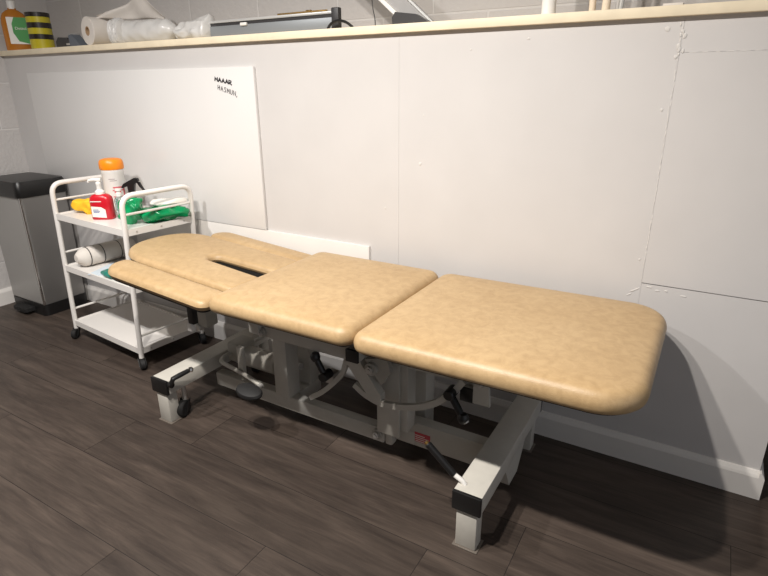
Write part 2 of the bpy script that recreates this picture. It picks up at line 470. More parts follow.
# head pad: horseshoe with a breathing slot open towards the seat pad
HX, HS = -1.376, .082
hc, hb, a_ = -.362, .193, .19
xs0 = -1.86
po = [V((HX, hc-hb)), V((HX, hc-hb))]
po = []
sl = .028
xe = -1.685
RM = .026; sm = .038
for i in range(7):
    t = math.radians(0-90*i/6); po.append(V((HX-RM+RM*math.cos(t), hc+sm+RM+RM*math.sin(t))))
for i in range(1, 8): po.append(V((HX-RM+(xe+sl-HX+RM)*i/8, hc+sm+(sl-sm)*i/8)))
for i in range(9):
    t = math.radians(90+180*i/8); po.append(V((xe+sl+sl*math.cos(t), hc+sl*math.sin(t))))
for i in range(1, 8): po.append(V((xe+sl+(HX-RM-xe-sl)*i/8, hc-sl+(sl-sm)*i/8)))
for i in range(7):
    t = math.radians(90-90*i/6); po.append(V((HX-RM+RM*math.cos(t), hc-sm-RM+RM*math.sin(t))))
slot_side = po
outer = []
for (cx, cy, a0) in ((HX-.03, hc-hb+.03, 0),):
    for i in range(7):
        t = math.radians(0-90*i/6); outer.append(V((cx+.03*math.cos(t), cy+.03*math.sin(t))))
for i in range(25):
    t = math.pi*(-.5-i/24)
    c, s = math.cos(t), math.sin(t)
    outer.append(V((xs0+a_*math.copysign(abs(c)**.85, c), hc+hb*math.copysign(abs(s)**.85, s))))
for i in range(7):
    t = math.radians(90-90*i/6); outer.append(V((HX-.03+.03*math.cos(t), hc+hb-.03+.03*math.sin(t))))
hp = slot_side+outer            # clockwise outline
hp = hp[::-1]
def area(p): return sum(a.x*c.y-c.x*a.y for a, c in zip(p, p[1:]+p[:1]))/2
if area(hp) < 0: hp = hp[::-1]
pad('head_pad', hp, .551, .034, .020, (HX, HS), 0, 'horseshoe-shaped head pad with a breathing slot', .016, .005)
def armpad(y0, y1, near):
    p = rrect(-1.928, -1.379, y0, y1, ((.082, .035, .030, .035) if near else (.032, .030, .035, .070)), 8)
    pad('armrest_pad', p, .541, .037, .022, (HX, HS), .002, None, .007, .010)
armpad(YN, hc-hb-.008, True); armpad(hc+hb+.012, YF+.004, False)

# ------------------------------------------------------------------ couch frame
XR0, XR1, XLa, XLb = -.472, -.388, -1.750, -1.662
for x0, x1 in ((XR0, XR1), (XLa, XLb)):
    cb = obj('cross_bar', B().box(x0, x1, -.664, -.07, .132, .191, .003), 'frame', couch)
    obj('end_cap', B().box(x0-.001, x1+.001, -.675, -.663, .131, .192, .003), 'black', cb)
    obj('end_cap', B().box(x0-.001, x1+.001, -.071, -.060, .131, .192, .003), 'black', cb)
    xm = (x0+x1)/2
    for y in (-.652, -.12):
        lg = obj('leg', B().box(xm-.030, xm+.032, y-.016, y+.03, .003, .133, .003), 'frame', couch)
        obj('floor_glide', B().box(xm-.037, xm+.039, y-.022, y+.037, 0, .003, .001), 'glide', lg)
# base beams between the cross bars
for y0, y1 in ((-.390, -.345),):
    obj('base_beam', B().box(-.87, XR0, y0, y1, .064, .158, .003), 'frame', couch)
# drop plate under the right cross bar
obj('bracket_plate', B().prism([(XR0+.012, -.40, .045), (XR0+.012, -.32, .045), (XR0+.012, -.25, .132), (XR0+.012, -.45, .132)], (.07, 0, 0)), 'frame', couch)
# front lift arm with its two bolts
obj('lift_arm', B().box(-1.660, -.838, -.432, -.392, .062, .122, .005), 'frame', couch)
for x0, x1 in ((-1.318, -1.252), (-.805, -.735)): obj('tie_beam', B().box(x0, x1, -.393, -.24, .066, .118, .003), 'frame', couch)
def bolt(x, y0, z, r, parent=couch):
    o = obj('pivot_boss', B().cyl((x, y0+.02, z), (x, y0-.008, z), r*1.6, 20, .002), 'framed', parent)
    h = B(); h.tube([(x, y0-.007, z), (x, y0-.017, z)], r, 6); h.cyl((x, y0-.016, z), (x, y0-.022, z), r*.5, 12)
    q = obj('bolt', h, 'steel', o)
bolt(-.862, -.432, .095, .013); bolt(-1.44, -.432, .095, .012)
# pivot lug on the beam at the right end of the arm
obj('pivot_lug', B().box(-.838, -.808, -.425, -.385, .055, .135, .008), 'frame', couch)
# posts
obj('upright_post', B().box(-1.318, -1.252, -.445, -.375, .12, .47, .003), 'frame', couch)
obj('upright_post', B().box(-1.318, -1.252, -.31, -.24, .118, .47, .003), 'frame', couch)
b = B().box(-.846, -.760, -.462, -.450, .128, .44, .002)
obj('upright_plate', b, 'frame', couch)
b = B().box(-.805, -.735, -.448, -.39, .150, .47, .003)
obj('upright_post', b, 'frame', couch)
obj('upright_post', B().box(-.805, -.735, -.31, -.24, .118, .47, .003), 'frame', couch)
# upper frame
for y0, y1 in ((-.52, -.48), (-.27, -.23)):
    obj('seat_rail', B().box(-1.335, -.90, y0, y1, .41, .475, .003), 'frame', couch)
    obj('leg_rail', B().box(-.85, -.15, y0, y1, .485, .525, .003), 'frame', couch)
for x0 in (-1.33, -.906):
    tb = obj('cross_tube', B().box(x0, x0+.045, -.542, -.215, .426, .468, .003), 'frame', couch)
    if x0 > -1: obj('end_cap', B().box(x0-.001, x0+.046, -.552, -.541, .425, .469, .003), 'black', tb)
obj('pad_bearer', B().box(-1.30, -1.26, -.49, -.11, .475, .539, .003), 'framed', couch)
obj('pad_bearer', B().box(-.90, -.86, -.49, -.11, .475, .539, .003), 'framed', couch)
obj('pad_bearer', B().box(-.30, -.26, -.49, -.15, .525, .545, .003), 'framed', couch)
obj('pad_bearer', B().box(-.76, -.72, -.49, -.15, .50, .541, .003), 'framed', couch)
bolt(-1.285, -.52, .43, .012)
# gusset brace and bolt at the seat / leg hinge
b = B().prism([(-.935, -.515, .40), (-.885, -.515, .425), (-.80, -.515, .31), (-.80, -.515, .285), (-.838, -.515, .285)], (0, .03, 0))
obj('gusset', b, 'frame', couch)
bolt(-.832, -.515, .40, .014)
b = B().prism([(-.86, -.51, .425), (-.78, -.51, .45), (-.765, -.51, .40), (-.80, -.51, .345)], (0, .02, 0))
obj('hinge_plate', b, 'framed', couch)
# curved quadrant arms
b = B()
def strap(b, pts, w, t):
    rs = []
    pts = [V(p) for p in pts]
    for i, p in enumerate(pts):
        d = (pts[min(i+1, len(pts)-1)]-pts[max(i-1, 0)]).normalized(); nn = V((-d.z, 0, d.x))
        y = V((0, t/2, 0))
        rs.append([p+nn*w/2-y, p+nn*w/2+y, p-nn*w/2+y, p-nn*w/2-y])
    b.rings(rs); return b
def spl(pts, n=8):
    out = []; P = [V(p) for p in pts]; P = [P[0]*2-P[1]]+P+[P[-1]*2-P[-2]]
    for i in range(1, len(P)-2):
        for k in range(n):
            t = k/n; a, b_, c, d = P[i-1:i+3]
            out.append(.5*((2*b_)+(c-a)*t+(2*a-5*b_+4*c-d)*t*t+(3*b_-a-3*c+d)*t**3))
    out.append(P[-2]); return out
obj('quadrant_arm', strap(B(), spl([(-.937, -.50, .40), (-.955, -.50, .345), (-.995, -.50, .295), (-1.045, -.50, .245), (-1.10, -.50, .205)]), .017, .014), 'frame', couch, smooth=60)
obj('quadrant_arm', strap(B(), spl([(-.905, -.505, .318), (-.86, -.505, .292), (-.79, -.505, .278), (-.69, -.505, .298), (-.61, -.505, .338), (-.555, -.505, .39), (-.52, -.505, .44)]), .020, .014), 'frame', couch, smooth=60)
# clamp levers with ball end grips
def lever(p0, p1, p2, ball):
    o = obj('clamp_lever', B().tube([p0, p1], .011, 12), 'black', couch)
    b = B().cyl(V(p0)+V((0, .03, 0)), V(p0)-V((0, .018, 0)), .017, 16, .003)
    obj('lever_hub', b, 'black', o)
    obj('lever_tip', B().lathe([(0, -.018), (.011, -.015), (.017, -.004), (.017, .004), (.011, .015), (0, .018)], p1, seg=16), ball, o)
    obj('clamp_stud', B().cyl(p2, V(p0)+V((0, .02, 0)), .008, 12), 'steel', o)
lever((-1.012, -.525, .328), (-1.045, -.53, .395), (-1.012, -.46, .30), 'black')
lever((-.555, -.52, .395), (-.505, -.535, .335), (-.52, -.44, .42), 'black')
obj('clamp_pin', B().cyl((-.503, -.537, .338), (-.493, -.538, .325), .009, 12), 'steel', couch)
obj('clamp_block', B().box(-1.04, -.995, -.50, -.46, .285, .325, .004), 'steel', couch)
# hanging bracket plate and black-capped tube
b = B().prism([(-.492, -.50, .372), (-.440, -.50, .372), (-.452, -.50, .49), (-.492, -.50, .49)], (0, .012, 0))
hb_ = obj('hanger_plate', b, 'frame', couch)
bolt(-.468, -.50, .445, .008, hb_)
tb = obj('cross_tube', B().box(-.535, -.49, -.487, -.24, .366, .41, .003), 'frame', couch)
obj('end_cap', B().box(-.536, -.489, -.495, -.486, .365, .411, .003), 'black', tb)
obj('support_bar', B().box(-.78, -.46, -.47, -.44, .41, .45, .003), 'frame', couch)
# brake lever on the right cross bar
bl = obj('brake_lever', B().tube([(-.452, -.632, .188), (-.460, -.633, .200), (-.488, -.634, .213)], .0075, 12), 'wplastic', couch)
bl['label'] = 'white brake lever stem'
obj('grip', B().cyl((-.484, -.634, .2105), (-.572, -.632, .284), .0105, 14, .003), 'black', bl)
obj('stem_tip', B().cyl((-.571, -.632, .283), (-.578, -.632, .288), .006, 10), 'brass', bl)
# short latch with steel ball on the left cross bar
lt = obj('latch_lever', B().tube([(-1.652, -.662, .175), (-1.640, -.655, .204), (-1.634, -.630, .208), (-1.626, -.592, .213)], [.008, .010, .010, .009], 12), 'black', couch)
obj('latch_ball', B().lathe([(0, -.011), (.008, -.008), (.011, 0), (.008, .008), (0, .011)], (-1.624, -.582, .214), seg=14), 'chrome', lt)
obj('latch_pin', B().cyl((-1.66, -.66, .176), (-1.645, -.66, .176), .012, 12), 'black', lt)
# lifting castors beside the left cross bar
def castor(name, parent, x, y, z, r, w, stem_z, rot=0., smat='steel'):
    mt = Matrix.Rotation(rot, 3, 'Z'); ax = mt @ V((1, 0, 0)); off = mt @ V((0, -.018, 0))
    c = V((x, y, z))+off
    o = obj(name, B().cyl((x, y, r*1.9), (x, y, stem_z), .009, 12), smat, parent)
    obj('wheel', B().cyl(c-ax*w/2, c+ax*w/2, r, 22, .004), 'rubber', o)
    for s in (-1, 1):
        b = B().prism([V(c)+ax*s*(w/2+.002)+p for p in (V((0, 0, -r*.35))-off*.4, V((0, 0, -r*.35))+off*.4, V((0, 0, r*1.02))-off*.9, V((0, 0, r*1.02))-off*1.6)], ax*s*.003)
        obj('fork', b, 'black', o, smooth=0)
    return o
castor('castor', couch, -1.682, -.585, .034, .034, .03, .14, .3)
castor('castor', couch, -1.682, -.16, .034, .034, .03, .14, .3)
# bent foot bar with black pedal
pts = fillet([(-1.590, -.16, .210), (-1.618, -.452, .198), (-1.45, -.480, .196), (-1.318, -.515, .196)], .05, 8)
fb = obj('foot_bar', B().tube(pts, .0085, 12), 'frame', couch)
prof = [(0, -.013), (.040, -.013), (.047, -.008), (.049, 0), (.045, .008), (.036, .012), (0, .014)]
obj('pedal', B().lathe(prof, (-1.322, -.578, .204), (.1, -.15, 1), 28, 1.15, .75), 'rubber', fb)
obj('pedal_stud', B().cyl((-1.325, -.512, .196), (-1.322, -.560, .200), .010, 12), 'steel', fb)
# actuator in the middle of the frame
ac = obj('actuator', B().cyl((-1.60, -.34, .185), (-1.38, -.34, .185), .043, 24, .006), 'frame', couch)
obj('actuator_rod', B().cyl((-1.38, -.34, .185), (-1.27, -.34, .21), .014, 16), 'steel', ac)
obj('motor_housing', B().box(-1.63, -1.555, -.385, -.29, .162, .25, .012), 'framed', ac)
obj('mounting_lug', B().box(-1.485, -1.455, -.47, -.45, .178, .30, .006), 'frame', couch)
# head end tilt mechanism and hanging post
pm = obj('tilt_bracket', B().box(-1.72, -1.62, -.48, -.42, .35, .43, .006), 'framed', couch)
obj('bracket_arm', B().box(-1.70, -1.64, -.47, -.43, .43, .565, .003), 'frame', pm)
obj('bracket_knob', B().cyl((-1.67, -.49, .345), (-1.67, -.46, .345), .016, 16, .003), 'steel', pm)
pp = obj('armrest_post', B().box(-1.562, -1.533, -.612, -.588, .435, .53, .003), 'black', couch)
obj('post_foot', B().box(-1.574, -1.548, -.611, -.589, .402, .436, .004), 'wplastic', pp)
# warning sticker on the beam
st = obj('sticker', B().box(-.737, -.677, -.3912, -.3898, .084, .122), 'pinkl', couch, smooth=0)
st['label'] = 'small red and white warning sticker'
b = B()
for i, w in enumerate((.050, .046, .050, .036)): b.box(-.733, -.733+w, -.3918, -.3911, .087+.0075*i, .0895+.0075*i)
obj('printed_lines', b, 'wlabel', st, smooth=0)

# ------------------------------------------------------------------ trolley
tr = thing('utility_trolley', 'white three-tier metal trolley on castors between bin and couch', 'trolley', (-2.42, -.25, 0))
FL, ang = V((-2.772, -.372, 0)), math.radians(-4.9)
U = V((math.cos(ang), math.sin(ang), 0)); W_ = V((-math.sin(ang), math.cos(ang), 0))
TW, TD = .603, .34
def tp(u, v, z, lean=True): return FL+U*(u+(.075*z if lean else 0))+W_*v+V((0, 0, z))
for u in (0, TW):
    pts = fillet([tp(u, 0, .055), tp(u, 0, .822), tp(u, TD, .822), tp(u, TD, .055)], .055, 8)
    fr = obj('side_frame', B().tube(pts, .0115, 14), 'white', tr)
    for z in (.742, .475, .165):
        obj('guard_rail', B().tube([tp(u, .0, z), tp(u, TD, z)], .0055, 10), 'white', fr)
    for v in (0, TD):
        castor('castor', tr, *tp(u, v, 0)[:2], .026, .026, .024, .06, .5+u, 'white')
for z in (.672, .405, .098):
    t = .03
    b = B()
    def slab(u0, u1, v0, v1, z0, z1):
        c = [tp(u0, v0, z), tp(u1, v0, z), tp(u1, v1, z), tp(u0, v1, z)]
        b.prism([V((p.x, p.y, z0)) for p in c], (0, 0, z1-z0))
    slab(.002, TW-.002, .002, TD-.002, z-.004, z)
    slab(.0, TW, -.006, .002, z-.024, z+.006); slab(.0, TW, TD-.002, TD+.006, z-.024, z+.006)
    slab(-.004, .004, 0, TD, z-.024, z+.004); slab(TW-.004, TW+.004, 0, TD, z-.024, z+.004)
    sh = obj('shelf', b, 'white', tr, smooth=0)
    for v in (.05, .17, .29):
        p = tp(TW+.004, v, z); p.z = z-.010
        obj('screw', B().cyl(p-U*.002, p+U*.003, .004, 10), 'steel', sh)
ZS = .672

# things on the trolley's top shelf
t = thing('wipes_tub', 'tall white tub with an orange lid behind the red bottle', 'tub', (-2.535, -.165, ZS))
c = (-2.535, -.165, ZS)
obj('body', B().lathe([(.048, 0), (.051, .004), (.051, .19), (.052, .192), (.052, .204), (.049, .206)], c, seg=36), 'wplastic', t)
obj('lid', B().lathe([(.054, .205), (.0555, .209), (.0555, .232), (.053, .243), (.047, .251), (.034, .255), (0, .256)], c, seg=36), 'orange', t)
def wrap(bm_b, c, r, a0, a1, z0, z1, n=10, th=.0006):
    rs = []
    for i in range(n+1):
        a = math.radians(a0+(a1-a0)*i/n)
        d = V((math.cos(a), math.sin(a), 0))
        rs.append([V(c)+d*r+V((0, 0, z0)), V(c)+d*(r+th)+V((0, 0, z0)), V(c)+d*(r+th)+V((0, 0, z1)), V(c)+d*r+V((0, 0, z1))])
    bm_b.rings(rs)
b = B(); cc = c
for a0, a1, z0, z1 in ((-45, 20, .118, .124), (-48, 12, .104, .109), (-40, -30, .092, .117), (-20, -6, .09, .117), (8, 20, .08, .12), (-50, 22, .074, .078), (-35, 18, .060, .066), (-12, 14, .046, .052), (2, 18, .030, .036), (-2, 12, .016, .022)):
    wrap(b, cc, .0508, a0, a1, z0, z1)
obj('printed_label', b, 'redink', t, smooth=0)
b = B()
for a0, a1, z0, z1 in ((-60, -28, .160, .163), (-55, -20, .152, .155)): wrap(b, cc, .0508, a0, a1, z0, z1)
obj('printed_label', b, 'grink', t, smooth=0)

c = V((-2.425, -.318, ZS)); rot = Matrix.Translation(c) @ Matrix.Rotation(math.radians(32), 4, 'Z')
t = thing('soap_bottle', 'red pump bottle with a white pump and label on the trolley', 'bottle', c)
def squarish(w, d, z, k=.62, n=28):
    out = []
    for i in range(n):
        a = 2*math.pi*i/n; ca, sa = math.cos(a), math.sin(a)
        out.append(V((w*math.copysign(abs(ca)**k, ca), d*math.copysign(abs(sa)**k, sa), z)))
    return out
rs = [[rot @ p for p in squarish(w, d, z)] for w, d, z in ((.046, .026, 0), (.050, .030, .004), (.050, .030, .088), (.047, .028, .102), (.036, .022, .113), (.018, .016, .118))]
obj('body', B().rings(rs), 'red', t, smooth=50)
b = B(); b.prism([rot @ V(p) for p in ((-.038, -.0305, .015), (.026, -.0305, .010), (.026, -.0305, .048), (.008, -.0305, .060), (-.038, -.0305, .064))], rot.to_3x3() @ V((0, -.0006, 0)))
lb = obj('label', b, 'wlabel', t, smooth=0); lb['label'] = 'white front label'
b = B()
for i, (x0, x1) in enumerate(((-.03, -.006), (-.03, .0), (-.03, -.004))):
    b.box(x0, x1, -.0316, -.0310, .046-.006*i, .049-.006*i, mt=rot)
obj('printed_lines', b, 'blueink', lb, smooth=0)
b = B().box(-.038, .012, -.0312, -.0303, .084, .088, mt=rot)
obj('printed_lines', b, 'wlabel', t, smooth=0)
b = B().lathe([(.021, .116), (.021, .128), (.015, .134), (.011, .138), (.011, .156), (.012, .158), (.012, .168), (.006, .172), (.006, .178)], c, seg=20)
pu = obj('pump', b, 'wplastic', t); pu['label'] = 'white pump head'
obj('nozzle', B().tube([rot @ V(p) for p in ((.014, 0, .180), (-.02, 0, .182), (-.042, 0, .178), (-.046, 0, .170))], [.009, .008, .006, .005], 10), 'wplastic', pu)

c = V((-2.362, -.268, ZS))
t = thing('sanitizer_bottle', 'small clear pump bottle with a white cap between red bottle and green packets', 'bottle', c)
obj('body', B().lathe([(.020, 0), (.023, .003), (.023, .085), (.018, .097), (.010, .104)], c, seg=20), 'clearp', t)
obj('cap', B().lathe([(.013, .103), (.013, .118), (.008, .121), (.008, .128), (.014, .129), (.014, .138), (0, .139)], c, seg=18), 'wplastic', t)

c = V((-2.435, -.145, ZS))
t = thing('spray_bottle', 'teal spray bottle with a black trigger head behind the green packets', 'spray bottle', c)
obj('body', B().lathe([(.030, 0), (.034, .004), (.034, .040), (.024, .060), (.014, .072), (.013, .08)], c, seg=22), 'teal', t)
# trigger head: faces left, trigger to the right as seen
hd = obj('trigger_head', B().lathe([(.017, .062), (.017, .100), (.013, .104)], c, seg=18), 'black', t)
D = V((.86, .51, 0))   # across the view
def hp_(a, z, o=0.): return c+D*a+V((0, 0, z))+V((.51, -.86, 0))*o
b = B().prism([hp_(-.014, .095, -.010), hp_(.012, .095, -.010), hp_(.020, .135, -.010), hp_(.040, .150, -.010), hp_(.038, .164, -.010), hp_(.022, .166, -.010), hp_(-.034, .138, -.010), hp_(-.046, .120, -.010), hp_(-.042, .116, -.010), hp_(-.016, .126, -.010)], V((.51, -.86, 0))*.02)
obj('shroud', b, 'black', hd, smooth=0)
b = B().prism([hp_(.030, .146, -.006), hp_(.044, .146, -.006), hp_(.056, .118, -.006), hp_(.066, .102, -.006), hp_(.060, .100, -.006), hp_(.042, .122, -.006)], V((.51, -.86, 0))*.012)
obj('trigger', b, 'black', hd, smooth=0)

def lump(name, mat, parent, c, sx, sy, sz, rot=0., seed=0, rough=.25, n=3, flat=True, fr=14.):
    bm = bmesh.new(); bmesh.ops.create_cube(bm, size=2)
    bmesh.ops.subdivide_edges(bm, edges=bm.edges[:], cuts=2**n, use_grid_fill=True)
    R = Matrix.Rotation(rot, 3, 'Z')
    for v in bm.verts:
        p = v.co.copy(); q = p.normalized()
        p = p.lerp(q*1.15, .55)
        e = 1-.55*min(1, max(abs(p.x), abs(p.y)))**4
        p = V((p.x*sx, p.y*sy, p.z*sz*(.45+.55*e)))
        nz = noise.noise_vector(p*fr+V((seed*3.1, seed*7.7, seed)))
        nz2 = noise.noise(p*fr*2.7+V((seed, 2, 5)))
        p += nz*rough*min(sx, sy, sz)+q*nz2*rough*.6*min(sx, sy, sz)
        v.co = R @ p
    zmin = min(v.co.z for v in bm.verts)
    for v in bm.verts:
        if flat and v.co.z-zmin < sz*.18: v.co.z = zmin
        v.co += V(c)+V((0, 0, -zmin))
    return obj(name, bm, mat, parent, smooth=50)
tag(lump('yellow_cloth', 'yellow', None, (-2.60, -.28, ZS), .075, .046, .034, .3, 3, .5, 4, fr=13.), 'crumpled yellow cloth left of the red bottle', 'cloth')
t = thing('wipes_packet', 'green crumpled packet standing right beside the clear bottle', 'packet', (-2.215, -.275, ZS), 'green wipes packets on the trolley')
lump('pouch', 'green', t, (-2.225, -.310, ZS), .050, .034, .056, .2, 5, .4, 4, fr=22.)
t2 = thing('wipes_packet', 'flat green packet with a white label nearest the trolley right end', 'packet', (-2.145, -.21, ZS), 'green wipes packets on the trolley')
pk = lump('pouch', 'green', t2, (-2.135, -.205, ZS), .052, .100, .030, -.35, 9, .4, 4, fr=15.)
b = B()
rs = []
t3 = lump('label', 'wlabel', t2, (-2.145, -.165, ZS+.064), .040, .075, .014, -.35, 4, .4, flat=False); t3['label'] = 'creased white label'

# middle shelf
t = thing('rolled_towel', 'white towel rolled up with dark bands on the middle shelf', 'towel', (-2.60, -.235, .405))
A0, A1 = tp(.135, .01, .455, False), tp(.135, .31, .455, False)
ax = (A1-A0); L = ax.length; axn = ax.normalized()
obj('roll', B().lathe([(0, 0), (.020, .002), (.030, .012), (.043, .03), (.047, .05), (.047, L*.35), (.048, L*.6), (.047, L-.01), (.04, L), (0, L)], A0, axn, 26), 'paper', t)
for d in (.055, .125, .215):
    obj('band', B().lathe([(.0475, d-.002), (.0492, d-.0015), (.0492, d+.0015), (.0475, d+.002)], A0, axn, 26), 'black', t)
tag(obj('paper_sheet', B().box(-.075, .075, -.10, .10, 0, .004, mt=Matrix.Translation(tp(.30, .11, .4055, False)) @ Matrix.Rotation(.35, 4, 'Z')), 'bluew', smooth=0), 'pale blue sheet lying beside the rolled towel', 'paper')
tag(lump('teal_packet', 'teal', None, tp(.385, .045, .405, False), .065, .034, .013, -.25, 6, .3), 'flat teal packet on the middle shelf by the armrest pad', 'packet')

# ------------------------------------------------------------------ pedal bin
bn = thing('pedal_bin', 'tall steel pedal bin with a black lid in the corner', 'bin', (-3.37, -.165, 0))
bx0, bx1, by0, by1 = -3.545, -3.195, -.300, -.035
def rr3(x0, x1, y0, y1, r, z): return [V((p.x, p.y, z)) for p in rrect(x0, x1, y0, y1, (r, r, r, r), 5)]
b = B().rings([rr3(bx0, bx1, by0, by1, .03, .0), rr3(bx0, bx1, by0, by1, .03, .068)])
obj('base', b, 'black', bn, smooth=50)
b = B().rings([rr3(bx0+.006, bx1-.006, by0+.006, by1-.006, .012, .066), rr3(bx0-.004, bx1+.001, by0+.006, by1-.006, .012, .35), rr3(bx0-.012, bx1+.004, by0+.004, by1-.004, .012, .70)])
bd = obj('body', b, 'bin', bn, smooth=50)
b = B().rings([[V((x, y, z)) for x, y in ((bx0+.02, by0+.002), (bx1-.02, by0+.002), (bx1-.02, by0+.008), (bx0+.02, by0+.008))] for z in (.075, .69)])
obj('front_panel', b, 'binp', bn, smooth=0)
obj('corner_strip', B().tube([(bx1-.010, by0+.010, .068), (bx1-.002, by0+.007, .70)], .007, 10), 'chrome', bn)
b = B().rings([rr3(bx0-.014, bx1+.010, by0-.006, by1+.004, .03, .690), rr3(bx0-.018, bx1+.014, by0-.012, by1+.008, .03, .70), rr3(bx0-.018, bx1+.014, by0-.012, by1+.008, .03, .752), rr3(bx0-.008, bx1+.004, by0-.002, by1, .03, .776), rr3(bx0+.02, bx1-.025, by0+.03, by1-.03, .03, .780)])
obj('lid', b, 'black', bn, smooth=40)
b = B().rings([rr3(-3.44, -3.30, by0-.055, by0+.02, .015, .022), rr3(-3.44, -3.30, by0-.055, by0+.02, .015, .042)])
obj('pedal', b, 'rubber', bn, smooth=40)

# ------------------------------------------------------------------ things on the ledge
ZL = 1.449
c = V((-3.50, .04, ZL)); rot = Matrix.Translation(c) @ Matrix.Rotation(math.radians(60), 4, 'Z') @ Matrix.Diagonal((1.22, 1.1, 1.13, 1))
t = thing('antiseptic_bottle', 'amber bottle with a white cap and green label at the ledge corner', 'bottle', c)
rs = [[rot @ p for p in squarish(w, d, z, .75)] for w, d, z in ((.050, .030, 0), (.053, .033, .004), (.054, .033, .12), (.052, .031, .145), (.043, .027, .168), (.026, .020, .182), (.017, .017, .186), (.017, .017, .192))]
obj('body', B().rings(rs), 'brown', t, smooth=50)
obj('cap', B().lathe([(.021, .212), (.021, .250), (.019, .254), (0, .254)], c, seg=20), 'wplastic', t)
b = B().box(-.030, .050, -.0345, -.0332, .030, .150, .0, mt=rot)
lb = obj('label', b, 'wlabel', t, smooth=0); lb['label'] = 'white and green paper label'
b = B().prism([rot @ V(p) for p in ((.005, -.0350, .042), (.050, -.0350, .030), (.050, -.0350, .150), (.0, -.0350, .150), (-.012, -.0350, .12), (-.012, -.0350, .08))], rot.to_3x3() @ V((0, .001, 0)))
obj('green_panel', b, 'glabel', lb, smooth=0)
text_obj('brand_lettering', 'Dettol', .017, rot @ Matrix.Translation((.020, -.0353, .100)) @ Matrix.Rotation(math.pi/2, 4, 'X'), 'wlabel', lb)

c = V((-3.275, .045, ZL))
t = thing('striped_tub', 'round tub striped in yellow and black beside the amber bottle', 'tub', c)
obj('body', B().lathe([(.055, 0), (.058, .003), (.058, .176), (.054, .180), (0, .180)], c, seg=36), 'stry', t)
for z0, z1 in ((.048, .074), (.103, .131), (.158, .1805)):
    obj('black_band', B().lathe([(.0575, z0), (.0592, z0+.001), (.0592, z1-.001), (.0575, z1)], c, seg=36), 'strk', t)

t = thing('tape_dispenser', 'low dark grey tape dispenser next to the striped tub', 'tape dispenser', (-3.06, .05, ZL))
b = B().prism([(-3.12, .03, ZL), (-2.99, .03, ZL), (-2.99, .03, ZL+.026), (-3.03, .03, ZL+.048), (-3.10, .03, ZL+.052), (-3.125, .03, ZL+.03)], (0, .045, 0)); obj('base', b, 'dgrey', t, smooth=0)
obj('cutter', B().box(-3.03, -2.975, .028, .045, ZL+.012, ZL+.020), 'steel', t, smooth=0)
tag(obj('small_box', B().box(-3.10, -3.05, .09, .13, ZL, ZL+.075, .003), 'mgrey'), 'small pale grey box behind the tape dispenser', 'box')
b = B().prism([(-2.985, .02, ZL), (-2.885, .02, ZL), (-2.905, .02, ZL+.012), (-2.965, .02, ZL+.060), (-2.99, .02, ZL+.055)], (0, .05, 0))
tag(obj('rubber_wedge', b, plain('slate_rubber', rgb(92, 98, 106), .6), smooth=0), 'slate grey wedge leaning on the end of the paper roll', 'wedge')

t = thing('paper_roll', 'white couch roll with brown core end facing out on the ledge', 'paper roll', (-2.79, .13, ZL))
a0 = V((-2.795, .005, ZL+.066)); axn = V((.14, .99, 0)).normalized(); Lr = .28
obj('sheet_roll', B().lathe([(.021, 0), (.064, 0), (.066, .002), (.066, Lr-.002), (.064, Lr), (.021, Lr)], a0, axn, 40, cap=False), 'paper', t)
obj('core', B().lathe([(.017, -.001), (.0215, -.001), (.0215, Lr), (.017, Lr), (.017, -.001)], a0, axn, 24, cap=False), 'card', t)
obj('core_shade_disc', B().lathe([(.0168, .02), (0, .02)], a0, axn, 24), 'dgrey', t)  # dark disc standing in for the shade inside the hollow core
# loose end of the roll, pulled up into a peak
bm = bmesh.new(); n1, n2 = 22, 12
bot = [V((-2.79, .03, 1.578)), V((-2.72, .07, 1.572)), V((-2.60, .12, 1.565)), V((-2.46, .13, 1.56)), V((-2.34, .10, 1.552))]
top = [V((-2.77, .05, 1.585)), V((-2.62, .10, 1.628)), V((-2.53, .10, 1.648)), V((-2.46, .09, 1.655)), V((-2.33, .10, 1.556))]
def ev(P, t):
    P2 = spl(P, 8); x = t*(len(P2)-1); i = min(int(x), len(P2)-2); return P2[i].lerp(P2[i+1], x-i)
G = []
for i in range(n1+1):
    row = []
    for j in range(n2+1):
        p = ev(bot, i/n1).lerp(ev(top, i/n1), j/n2)
        p.y += .005*math.sin(i*.7+j*.3)+.01*math.sin(math.pi*j/n2)*math.cos(i*.6)
        row.append(bm.verts.new(p))
    G.append(row)
for i in range(n1):
    for j in range(n2): bm.faces.new((G[i][j], G[i+1][j], G[i+1][j+1], G[i][j+1]))
obj('loose_sheet', bm, 'paper', t, smooth=60, solid=.0008)

def crumple(name, c, L, r0, r1, yaw, mat, parent, seed, taper=1., am=.014, fq=14, en=7, af=1.5):
    bm = bmesh.new(); n, k = 40, 28; ax = V((math.cos(yaw), math.sin(yaw), 0)); sd = V((-ax.y, ax.x, 0)); R = []
    for i in range(n+1):
        s = i/n; env = (min(1, s*9)**.5)*(min(1, (1-s)*en)**.5)
        ring = []
        for j in range(k):
            a = 2*math.pi*j/k
            rr = (r0+(r1-r0)*s)*env
            p = V(c)+ax*(s-.5)*L
            q = sd*math.cos(a)*rr*taper+V((0, 0, math.sin(a)*rr))
            nv = noise.noise(V((s*fq+seed, math.cos(a)*af, math.sin(a)*af)))+.7*noise.noise(V((s*fq*2.1+seed, math.cos(a)*af*2, math.sin(a)*af*2+seed)))
            p = p+q+q.normalized()*nv*am*(.3+.7*env) if q.length > 1e-6 else p
            p.z = max(p.z, c[2]-(r0+r1)*.5*.93)
            ring.append(p)
        R.append(ring)
    zm = min(p.z for r in R for p in r)
    R = [[p+V((0, 0, ZL-zm)) for p in r] for r in R]
    b = B().rings(R)
    return obj(name, b, mat, parent, smooth=70)
